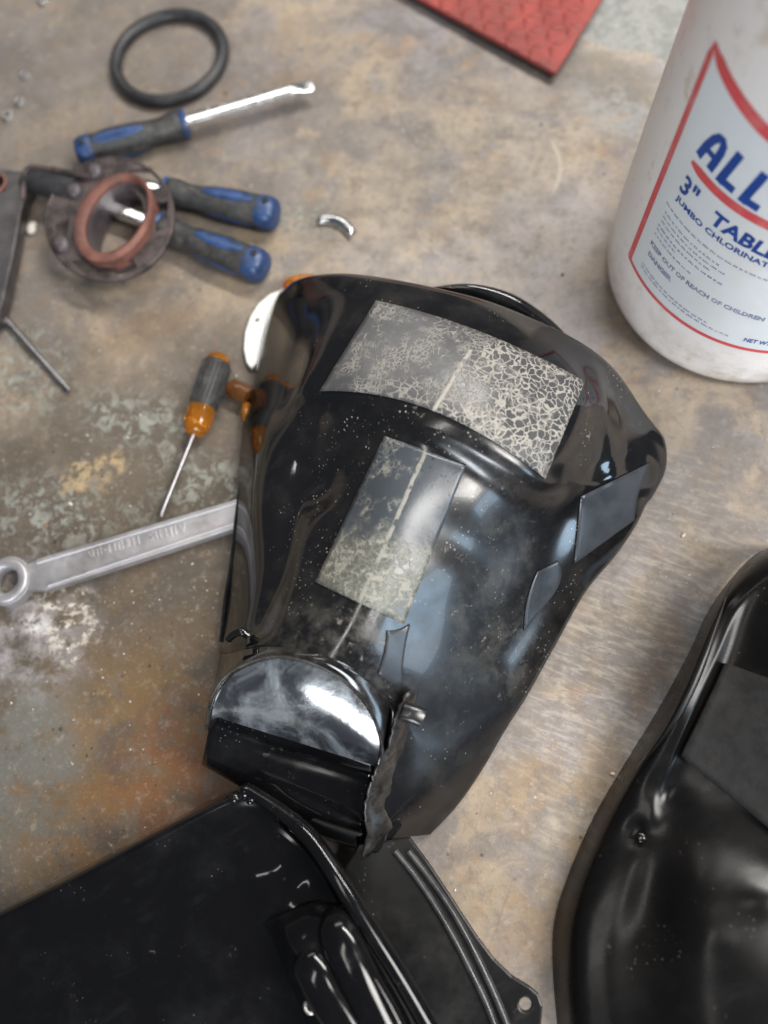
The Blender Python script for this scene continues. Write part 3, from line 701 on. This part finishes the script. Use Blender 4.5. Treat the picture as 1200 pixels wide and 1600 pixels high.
bm = bmesh.new(); L_ = [(355.8, 240)]+[(355.2, z) for z in range(232, 68, -6)]+[(355, 68)]
strip(bm, L_, [1]+[5.2]*(len(L_)-1)); strip(bm, [(355.2, 240)]+[(s, topcurve(s)) for s in range(360, 560, 5)], [1, 5]+[7.5]*39)
strip(bm, [(s, botcurve(s)) for s in range(354, 560, 5)], [3.2]*42)
put(wrap(bm, .0004), 'label_border', 'prred', pail)
bm = bmesh.new(); u_ = [(373.5+i*4, 177.5-.10*i*4-.6*math.sin(i/4)) for i in range(24)]
strip(bm, u_, [2.5, 4.5]+[6]*22); put(wrap(bm, .0004), 'label_underline', 'prred', pail)
def text(body, s0, z0, cap, width, name, mat, bold=0., shear=0., slope=SL):
    cu = bpy.data.curves.new('print', 'FONT'); cu.body = body; cu.size = 1; cu.offset = bold; cu.shear = shear; cu.resolution_u = 2
    ob = bpy.data.objects.new('print', cu); C.objects.link(ob); bpy.context.view_layer.update()
    me = bpy.data.meshes.new_from_object(ob.evaluated_get(bpy.context.evaluated_depsgraph_get())); bpy.data.objects.remove(ob)
    b = bmesh.new(); b.from_mesh(me); bpy.data.meshes.remove(me)
    xs = [v.co.x for v in b.verts]; ys = [v.co.y for v in b.verts]; x0, xw, y0, yh = min(xs), max(xs)-min(xs), min(ys), max(ys)-min(ys)
    for v in b.verts:
        s = (v.co.x-x0)/xw*width; v.co = Vector((s0+s, 0, z0+(v.co.y-y0)/yh*cap+slope*s))
    return put(wrap(b, .0005), name, mat, pail)
def letter(paths, s0, z0, sh=.24):
    b = bmesh.new()
    for pts_, wd in paths:
        p_ = [(s0+x*.95+sh*y, z0-2+y*1.17+SL*x) for x, y in pts_]
        strip(b, p_, wd if isinstance(wd, list) else [wd]*len(p_))
    put(wrap(b, .0005), 'label_letter', 'prblue', pail)
A_ = [([(0, 0), (.6, 8), (2.2, 14), (4.6, 17.2), (7.2, 17.6), (9.4, 16.0), (10.6, 12.5), (11.0, 8), (11.2, 0)], 5.2), ([(.8, 7.2), (10.9, 7.2)], 3.8)]
L_l = [([(0, 0), (0, 20.5)], 5.4), ([(-2.7, 2.4), (10.6, 2.4)], 4.9)]
letter(A_, 376.2, 186); letter(L_l, 395.2, 182.5); letter(L_l, 412.3, 180.3)
bm = bmesh.new(); strip(bm, [(428, 189), (435, 188.5)], [4, 4]); put(wrap(bm, .0005), 'label_hyphen', 'prblue', pail)
text('3"', 373, 154.8, 14.2, 15, 'label_word', 'prblue', .025, .1)
text('TABLETS', 401.5, 153.0, 10.8, 62, 'label_word', 'prblue', .034, .12)
text('JUMBO CHLORINATING', 373.5, 146.2, 5.6, 84, 'label_word', 'prblue', .025, 0, -.085)
text('KEEP OUT OF REACH OF CHILDREN', 369, 100.0, 4.0, 91, 'label_line', 'prfine', .035, 0, -.072)
text('DANGER', 370.5, 90.5, 4.2, 25, 'label_line', 'prfine', .06, 0, -.06)
text('NET WT.', 456, 68.7, 4.2, 18, 'label_line', 'prblue', .02, 0, -.03)
bm = bmesh.new()                                            # lines of print too small to read
for z0, s0, s1, h in ((138, 368, 460, 1.3), (131.5, 370, 418, 1.4), (127.5, 370, 422, 1.2), (123.5, 370, 416, 1.2), (118.5, 369, 426, 1.5), (115, 369, 388, 1.2), (110.5, 369, 402, 1.2), (79.2, 369, 430, 1.3), (76, 369, 444, 1.3)):
    s = s0
    while s < s1:
        l = random.uniform(1.6, 5.5); n_ = max(2, int(l/1.1))
        for k in range(n_):
            a = s+k*l/n_; hh = h*random.choice((1, 1, .7)); z = z0+SL*(a-s0)*.8
            f = [bm.verts.new((a, 0, z)), bm.verts.new((a+l/n_*.72, 0, z)), bm.verts.new((a+l/n_*.72, 0, z+hh)), bm.verts.new((a, 0, z+hh))]; bm.faces.new(f)
        s += l+1.1
put(wrap(bm, .0005), 'label_fine_print', 'prfine', pail, kind='stuff')

# ------------------------------------------------------------------ red lid plate at the top
zt = .011
q = [P(868, 114, zt), P(655, -4, zt), P(560, -57, zt), P(860, -126, zt), P(950, -18, zt)]
red = thing('tread_plate', (q[0].x, q[0].y, 0), 'dirty red painted tread plate whose corner shows at the top edge of the photo', 'plate')
put(plate(q, (), .004, .0006), 'sheet', 'red', red, False)
q2 = [p+((q[0]+q[1]+q[3])/3-p)*.06 for p in q]
put(plate([Vector((p.x, p.y, zt-.0042)) for p in q2], (), zt-.0043), 'rubber_backing', 'rubber', red, False)
ex = (q[1]-q[0]).normalized(); ey = Vector((0, 0, 1)).cross(ex); ey = ey if ey.dot(q[3]-q[0]) > 0 else -ey
def inside(p, poly):
    k = 0
    for a, b in zip(poly, poly[1:]+poly[:1]):
        if (a.y > p.y) != (b.y > p.y) and p.x < (b.x-a.x)*(p.y-a.y)/(b.y-a.y)+a.x: k += 1
    return k % 2 == 1
bar_me = None
for a in range(-4, 22):
    for b in range(-8, 22):
        c = q[0]+ex*(.0125*a+.004)+ey*(.0125*b+.004)
        if not inside(c, q2): continue
        if bar_me is None:
            bb = bmesh.new(); sweep(bb, [Vector((x, 0, 0)) for x in (-.0068, -.0045, 0, .0045, .0068)], lambda i: ((.0004, .0001), (.0016, .0007), (.0021, .0010), (.0016, .0007), (.0004, .0001))[i], 8)
            bar_me = bpy.data.meshes.new('tread_bar'); bb.to_mesh(bar_me); bb.free(); bar_me.materials.append(M['red'])
            for p_ in bar_me.polygons: p_.use_smooth = True
        o = bpy.data.objects.new('tread_bar', bar_me); o.location = c-Vector(red.location)
        o.rotation_euler.z = math.atan2(ex.y, ex.x)+math.radians(45 if (a+b) % 2 else -45); link(o, red)

# ------------------------------------------------------------------ rubber ring
rc = Vector((-.2655, .6095, .0055)); bm = bmesh.new()
sweep(bm, circle(rc, .0508, 72), lambda i: (.0056, .0055), 16, closed=True)
put(bm, 'rubber_ring', 'rubber', None, label='black rubber ring lying flat above the blue screwdriver with the bright shaft', cat='ring')

# ------------------------------------------------------------------ blue screwdrivers
def screwdriver(a, b, shank, label, zc=.0135):
    """a butt end, b front end of the handle (bench points), shank in metres"""
    t = thing('screwdriver', Vector((a.x, a.y, 0)), label, 'screwdriver', 'blue and black screwdrivers')
    A = Vector((a.x, a.y, zc)); Bq = Vector((b.x, b.y, zc)); L = (Bq-A).length; d, s, u = frame(Bq-A)
    prof = [(.0, .0095), (.02, .0115), (.06, .0128), (.16, .0130), (.34, .0134), (.55, .0122), (.70, .0100), (.80, .0100), (.90, .0118), (.97, .0118), (1.0, .0090)]
    bm = bmesh.new(); sweep(bm, [A+d*L*x for x, r in prof], lambda i: (prof[i][1], prof[i][1]*.97, 2.3), 20)
    put(bm, 'handle', 'grip', t)
    pr = [(-.012, .0080), (.004, .0118), (.05, .0134), (.13, .0137), (.155, .0128)]
    bm = bmesh.new(); sweep(bm, [A+d*L*x for x, r in pr], lambda i: (pr[i][1], pr[i][1]*.97, 2.3), 20); put(bm, 'butt_cap', 'blue', t)
    # three inlaid blue strips
    for ang in (10, 130, 250):
        bm = bmesh.new(); rr = []
        for k in range(15):
            x = .18+.46*k/14; r = None
            for (x0, r0), (x1, r1) in zip(prof, prof[1:]):
                if x0 <= x <= x1: r = r0+(r1-r0)*(x-x0)/(x1-x0)
            wd = math.radians(27)*math.sin(math.pi*(k+.6)/15.2)**.45
            rr.append([A+d*L*x+(s*math.sin(math.radians(ang)+e*wd)+u*math.cos(math.radians(ang)+e*wd))*(r*(1.035 if abs(e) < .9 else .99)) for e in (-1, -.8, -.4, 0, .4, .8, 1)])
        put(net(rr, 1, 1), 'inlay', 'blue', t)
    bm = bmesh.new(); lathe(bm, [(L*.985, .0113), (L*1.0, .0122), (L*1.02, .0122), (L*1.03, .0095)], A, d, 20); put(bm, 'collar', 'blue', t)
    hc = A+d*L*.075+(s*math.sin(math.radians(10))+u*math.cos(math.radians(10)))*.0128
    bm = bmesh.new(); lathe(bm, [(0, .0029), (.0011, .0029), (.0012, .0012)], hc, u, 14); put(bm, 'hanging_hole', 'hole', t)
    rs = .0056
    tip = [(1.02*L, rs, rs), (1.025*L, rs, rs), (L+shank-.026, rs, rs), (L+shank-.022, rs, rs), (L+shank-.016, rs*.9, rs*.9), (L+shank-.009, rs*1.05, .0022), (L+shank, rs*.95, .0006)]
    bm = bmesh.new(); sweep(bm, [A+d*x for x, *_ in tip], lambda i: (tip[i][1], tip[i][2]*.8, 5), 24); o = put(bm, 'shank', 'chrome', t)
    return t
screwdriver(P(124, 241, .0135), P(288, 193, .0135), .118, 'blue and black screwdriver with its bright bare shaft pointing right below the rubber ring')
screwdriver(P(431, 336, .0135), P(262, 300, .0135), .085, 'upper of the two blue handled screwdrivers poking out from under the red rubber flange')
screwdriver(P(413, 419, .0135), P(252, 356, .0135), .085, 'lower of the two blue handled screwdrivers poking out from under the red rubber flange')

# ------------------------------------------------------------------ clear flange with the red rubber collar
fl = thing('pipe_flange', P(172, 350, 0), 'smoky clear plastic flange with a reddish oval rubber collar lying on two screwdrivers', 'flange')
def oval(x, y, z, rx, ry, rot, n=48):
    return [P(x+rx*math.cos(a)*math.cos(rot)-ry*math.sin(a)*math.sin(rot), y+rx*math.cos(a)*math.sin(rot)+ry*math.sin(a)*math.cos(rot), z) for a in (2*math.pi*k/n for k in range(n))]
FZ = .026
disc = oval(172, 343, FZ, 101, 95, -.5)
inner = oval(176, 344, FZ, 56, 44, -.95)
wins = [[(172, 420), (206, 404), (216, 420), (188, 433)], [(200, 266), (236, 258), (254, 290), (232, 296)], [(243, 316), (262, 312), (262, 352), (242, 362)], [(86, 350), (108, 340), (104, 372), (90, 380)], [(112, 408), (128, 404), (152, 424), (132, 428)]]
put(plate(disc, [inner]+[[P(x, y, FZ) for x, y in wn] for wn in wins], .003, .0008), 'flange_disc', 'clear', fl, False)
bm = bmesh.new(); sweep(bm, oval(172, 343, FZ-.001, 100, 94, -.5), lambda i: (.0016, .0022), 10, closed=True); put(bm, 'outer_rim', 'clear', fl)
o0, i0 = oval(177, 339, .034, 76, 54, -.98, 56), oval(181, 337, .034, 63, 40, -.98, 56)
b0 = [Vector((p.x, p.y, .020)) for p in o0]; bi = [Vector((p.x, p.y, .003)) for p in i0]
mid_ = [(a+b)/2+Vector((0, 0, .0018)) for a, b in zip(o0, i0)]
bm = bmesh.new(); rings = [[bm.verts.new(p+Vector((0, 0, dz))) for p in r] for r, dz in ((b0, 0), (o0, -.003), (o0, -.0005), (mid_, 0), (i0, -.0005), (i0, -.004))]
N = 56
for a, b in zip(rings, rings[1:]):
    for k in range(N): bm.faces.new((a[k], a[(k+1) % N], b[(k+1) % N], b[k]))
put(bm, 'rubber_collar', 'gasket', fl)
bm = bmesh.new(); rings = [[bm.verts.new(p+Vector((0, 0, dz))) for p in r] for r, dz in ((i0, -.004), (bi, 0))]
for a, b in zip(rings, rings[1:]):
    for k in range(N): bm.faces.new((a[k], a[(k+1) % N], b[(k+1) % N], b[k]))
put(bm, 'tube_wall', 'tube', fl)
bm = bmesh.new(); sweep(bm, smooth_loop([P(118, 298, .022), P(95, 293, .022), P(66, 284, .020), P(44, 280, .018)], 5, False), lambda i: (.012, .008, 3), 14); put(bm, 'outlet_arm', 'rubber', fl)
bm = bmesh.new(); sweep(bm, smooth_loop([P(140, 276, .030), P(100, 268, .030), P(62, 262, .028), P(44, 264, .026), P(38, 280, .024), P(36, 310, .022)], 5, False), lambda i: (.0024, .0024), 8); put(bm, 'arm_edge', 'clear', fl)
for x, y in ((98, 384), (150, 270), (118, 300)):
    bm = bmesh.new(); lathe(bm, [(0, .0075), (.003, .0072), (.006, .0050), (.0062, .003)], P(x, y, FZ), Vector((0, 0, 1)), 12); put(bm, 'boss', 'tube', fl)

# ------------------------------------------------------------------ grey metal bracket on the left and the rod
br = thing('metal_bracket', P(0, 380, 0), 'grey tapering metal bracket cut off by the left frame edge beside the flange', 'bracket')
put(plate([P(x, y, .016) for x, y in ((-60, 262), (0, 264), (38, 268), (43, 276), (40, 300), (32, 335), (20, 400), (8, 455), (-2, 495), (-60, 560))], [circle(P(-8, 286, .016), .009, 24)], .012, .0012), 'plate', 'dsteel', br, False)
bm = bmesh.new(); sweep(bm, circle(P(-8, 286, .017), .0095, 28), lambda i: (.0014, .0014), 8, closed=True); put(bm, 'eye_bush', 'gasket', br)
rod = thing('punch', P(60, 560, 0), 'thin dark steel rod pointing down right from the left frame edge', 'punch')
a, b = P(-120, 352, .006), P(108, 611, .0032); N = 12
bm = bmesh.new(); sweep(bm, [a.lerp(b, i/N) for i in range(N+1)], lambda i: (.0040-.0016*i/N, (.0040-.0016*i/N) if i < N-1 else .0012), 12); put(bm, 'shaft', 'steel', rod)

# ------------------------------------------------------------------ half sleeve, nuts, crumb
hs = bmesh.new(); c0, c1 = P(500, 341, .004), P(551, 364, .004); mid0 = (c0+c1)/2; dd, ss, uu = frame(c1-c0)
rr = []
for i in range(13):
    t = i/12; p = c0.lerp(c1, t)+ss*(-.0055*math.sin(math.pi*t))
    rr.append([p+ss*(.0056*math.cos(a))+uu*(.0052*math.sin(a)-.003) for a in (math.pi*k/10 for k in range(11))])
bmh = net(rr, 1, 1)
solid(put(bmh, 'half_sleeve', 'chrome', None, label='small bright curved half sleeve of metal lying alone to the right of the screwdrivers', cat='sleeve', recalc=False), .0012)
def nut(x, y, r, label, rot=0.):
    c = P(x, y, 0); bm = plate(circle(Vector((c.x, c.y, r*.9)), r, 6, rot=rot), [circle(Vector((c.x, c.y, r*.9)), r*.52, 14)], r*.9, r*.12)
    put(bm, 'hex_nut', 'zinc', None, False, label=label, cat='nut', group='small nuts at the upper left')
nut(71, 4, .0058, 'zinc hex nut at the top edge of the bench, left of the rubber ring', .3)
nut(42, 120, .0044, 'zinc hex nut, uppermost of the three beside the left frame edge', .1)
nut(33, 162, .0046, 'zinc hex nut, middle one of the three beside the left frame edge', .7)
nut(15, 184, .0056, 'larger zinc hex nut, lowest of the three beside the left frame edge', .4)
bm = bmesh.new(); bmesh.ops.create_icosphere(bm, subdivisions=2, radius=.0042)
for v in bm.verts: v.co = Vector((v.co.x*1.0, v.co.y*1.5, v.co.z*.7))*random.uniform(.8, 1.15)+P(50, 357, .0026)
put(bm, 'crumb', 'crumb', None, label='pale crumb of plastic on the bench left of the flange', cat='crumb')

# ------------------------------------------------------------------ white ring piece under the shell's left end
wr = [(440, 452), (422, 459), (404, 474), (391, 495), (383, 520), (381, 545), (385, 566), (392, 575), (402, 566), (408, 540), (414, 512), (424, 488), (436, 470), (470, 452), (466, 440)]
WZ = .006
ob = put(plate([P(x, y, WZ) for x, y in wr], [circle(P(401, 499, WZ), .0022, 14)], .0045, .0008), 'retaining_ring', 'white', None, False, label="curved white plastic strip with a screw hole under the shell's upper left edge", cat='plastic ring')

# ------------------------------------------------------------------ amber screwdriver and amber bits
am = thing('screwdriver', P(345, 560, 0), 'amber handled screwdriver with a black rubber sleeve and thin shaft touching the wrench', 'screwdriver')
A, Bq = P(344, 556, .012), P(302, 680, .011); d, s, u = frame(Bq-A); L = (Bq-A).length
pr = [(-.01, .0060), (.03, .0085), (.10, .0098), (.66, .0102), (.74, .0106), (.86, .0106), (.94, .0088), (1.0, .0050)]
bm = bmesh.new(); sweep(bm, [A+d*L*x for x, r in pr], lambda i: (pr[i][1], pr[i][1], 2.2), 18); put(bm, 'handle', 'amber', am)
pr2 = [(.09, .0102), (.11, .0112), (.62, .0114), (.66, .0104)]
bm = bmesh.new(); sweep(bm, [A+d*L*x for x, r in pr2], lambda i: (pr2[i][1], pr2[i][1]), 22); put(bm, 'grip_sleeve', 'grip', am)
for k in range(22):
    e = 2*math.pi*k/22; o2 = s*math.cos(e)+u*math.sin(e)
    if o2.z < -.3: continue
    bm = bmesh.new(); sweep(bm, [A+d*L*(.13+.47*j/4)+o2*.0113 for j in range(5)], lambda i: (.0006, .0006), 6); put(bm, 'grip_rib', 'grip', am)
bm = bmesh.new(); T = P(250, 807, .0065); sweep(bm, [Bq-d*.003, Bq.lerp(T, .5), Bq.lerp(T, .93), T], lambda i: ((.0021, .0021), (.0021, .0021), (.0020, .0020), (.0022, .0007))[i], 12); put(bm, 'shank', 'steel', am)

lz = thing('amber_lens', P(462, 446, 0), 'small orange red lens chip tucked behind the upper left edge of the black shell', 'lens')
bm = bmesh.new(); sweep(bm, [P(446, 446, .010), P(452, 444, .012), P(470, 440, .013), P(492, 437, .012)], lambda i: ((.003, .003), (.0055, .005), (.006, .005), (.005, .004))[i], 12); put(bm, 'lens', 'amber', lz)
bm = bmesh.new(); sweep(bm, [P(446, 451, .014), P(451, 449, .016), P(458, 448, .016)], lambda i: ((.002, .002), (.0035, .003), (.002, .002))[i], 10); put(bm, 'lens_tip', 'redlens', lz)
kb = thing('amber_stub', P(372, 610, 0), 'brown and amber plastic plug half hidden under the left edge of the black shell', 'stub')  # short amber piece standing for a handle end under the shell
bm = bmesh.new(); sweep(bm, [P(358, 604, .008), P(362, 606, .009), P(376, 612, .009), P(390, 620, .009)], lambda i: ((.004, .004), (.0075, .007), (.008, .007), (.007, .007))[i], 14); put(bm, 'stub_end', 'ambdk', kb)
bm = bmesh.new(); sweep(bm, [P(384, 632, .008), P(386, 645, .009), P(390, 665, .009), P(398, 680, .008)], lambda i: ((.003, .003), (.005, .005), (.005, .005), (.003, .003))[i], 12); put(bm, 'stub_stem', 'amber', kb)

# ------------------------------------------------------------------ wrench
wt = thing('wrench', P(200, 860, 0), 'long grey forged steel wrench with raised marks running under the black shell', 'wrench')
WZ = .0108
cr = P(10, 907, WZ); rw = (P(10, 907, WZ)-P(48, 900, WZ)).length
arc_ = []
a1 = P(52, 873, WZ)-cr; a2 = P(54, 926, WZ)-cr; t1, t2 = math.atan2(a1.y, a1.x), math.atan2(a2.y, a2.x)
if t2 < t1: t2 += 2*math.pi
for k in range(25):
    a = t1+(t2-t1)*k/24; arc_.append(cr+Vector((math.cos(a), math.sin(a), 0))*rw)
outl = arc_+[P(70, 922, WZ), P(200, 880, WZ), P(363, 827, WZ), P(520, 775, WZ), P(505, 738, WZ), P(366, 780, WZ), P(200, 832, WZ), P(70, 869, WZ)]
put(plate(outl, [circle(cr, rw*.50, 28)], .0085, .0012), 'wrench_body', 'forged', wt, False)
bm = bmesh.new(); n_ = 40
for r, z in (): pass
sweep(bm, circle(cr+Vector((0, 0, .0004)), rw*.72, 40), lambda i: (rw*.20, .0022, 3), 10, closed=True); sweep(bm, circle(cr+Vector((0, 0, -.0078)), rw*.74, 40), lambda i: (rw*.22, .0030, 3), 10, closed=True); put(bm, 'ring_collar', 'forged', wt)
def rail(a, b, r, name):
    bm = bmesh.new(); N = 10; p, q_ = P(*a, WZ), P(*b, WZ); sweep(bm, [p.lerp(q_, i/N) for i in range(N+1)], lambda i: (r, .0014, 3), 10); put(bm, name, 'forged', wt)
rail((58, 878), (500, 745), .0021, 'rail'); rail((75, 915), (515, 768), .0014, 'rail')
# raised marks, worn past reading
p0, p1 = P(138, 866, WZ), P(290, 824, WZ); dd, ss, uu = frame(p1-p0); Lm = (p1-p0).length
strokes = [(.00, 'v'), (.05, 'a'), (.13, 'F'), (.20, 'l'), (.27, 'o'), (.35, 'H'), (.42, 'U'), (.50, 'l'), (.62, 'S'), (.70, 'o'), (.80, 'H'), (.88, 'l'), (.94, 'V')]
def bar(bm, x0, y0, x1, y1, x):
    a_ = p0+dd*(Lm*x+x0*.0042)-ss*((y0-.5)*.0068); b_ = p0+dd*(Lm*x+x1*.0042)-ss*((y1-.5)*.0068)
    sweep(bm, [a_, b_], lambda i: (.00048, .0009, 3), 8)
for x, k in strokes:
    bm = bmesh.new()
    seg = {'v': [(0, .8, .5, 0), (.5, 0, 1, .8)], 'a': [(0, 0, 0, .8), (.8, 0, .8, .8), (0, .8, .8, .8)], 'F': [(0, 0, 0, 1), (0, 1, .9, 1), (0, .5, .7, .5)], 'l': [(.3, 0, .3, 1)],
           'o': [(0, 0, 0, 1), (0, 1, .8, 1), (.8, 1, .8, 0), (.8, 0, 0, 0)], 'H': [(0, 0, 0, 1), (.9, 0, .9, 1), (0, .5, .9, .5)], 'U': [(0, 1, 0, 0), (0, 0, .8, 0), (.8, 0, .8, 1)],
           'S': [(.8, 1, 0, .9), (0, .9, .8, .3), (.8, .3, 0, 0)], 'V': [(0, 1, .5, 0), (.5, 0, 1, 1)]}[k]
    for sg in seg: bar(bm, *sg, x)
    put(bm, 'raised_mark', 'forged', wt)

# ------------------------------------------------------------------ loose grit on the bench
gr_ = random.Random(11); bm = bmesh.new()
for k in range(420):
    x, y = gr_.uniform(-10, 1190), gr_.uniform(0, 1450)
    if gr_.random() < .55: x, y = gr_.gauss(150, 130), gr_.gauss(900, 260)
    p = P(x, y, 0); r = gr_.uniform(.0002, .0007) if gr_.random() < .93 else gr_.uniform(.0008, .0014)
    m_ = Matrix.Translation(p+Vector((0, 0, r*.5))) @ Matrix.Rotation(gr_.uniform(0, 6), 4, 'Z') @ Matrix.Diagonal((r*gr_.uniform(.7, 1.8), r, r*.8, 1))
    n0 = len(bm.faces); bmesh.ops.create_icosphere(bm, subdivisions=1, radius=1, matrix=m_)
    bm.faces.ensure_lookup_table(); mi = gr_.choice((0, 0, 1, 1, 2))
    for f in bm.faces[n0:]: f.material_index = mi
o = put(bm, 'grit', 'crumb', None, False, kind='stuff', at_origin=True)
o.data.materials.append(M['dark_grit']); o.data.materials.append(M['rust_grit'])
o['label'] = 'loose grit and crumbs scattered over the bench'
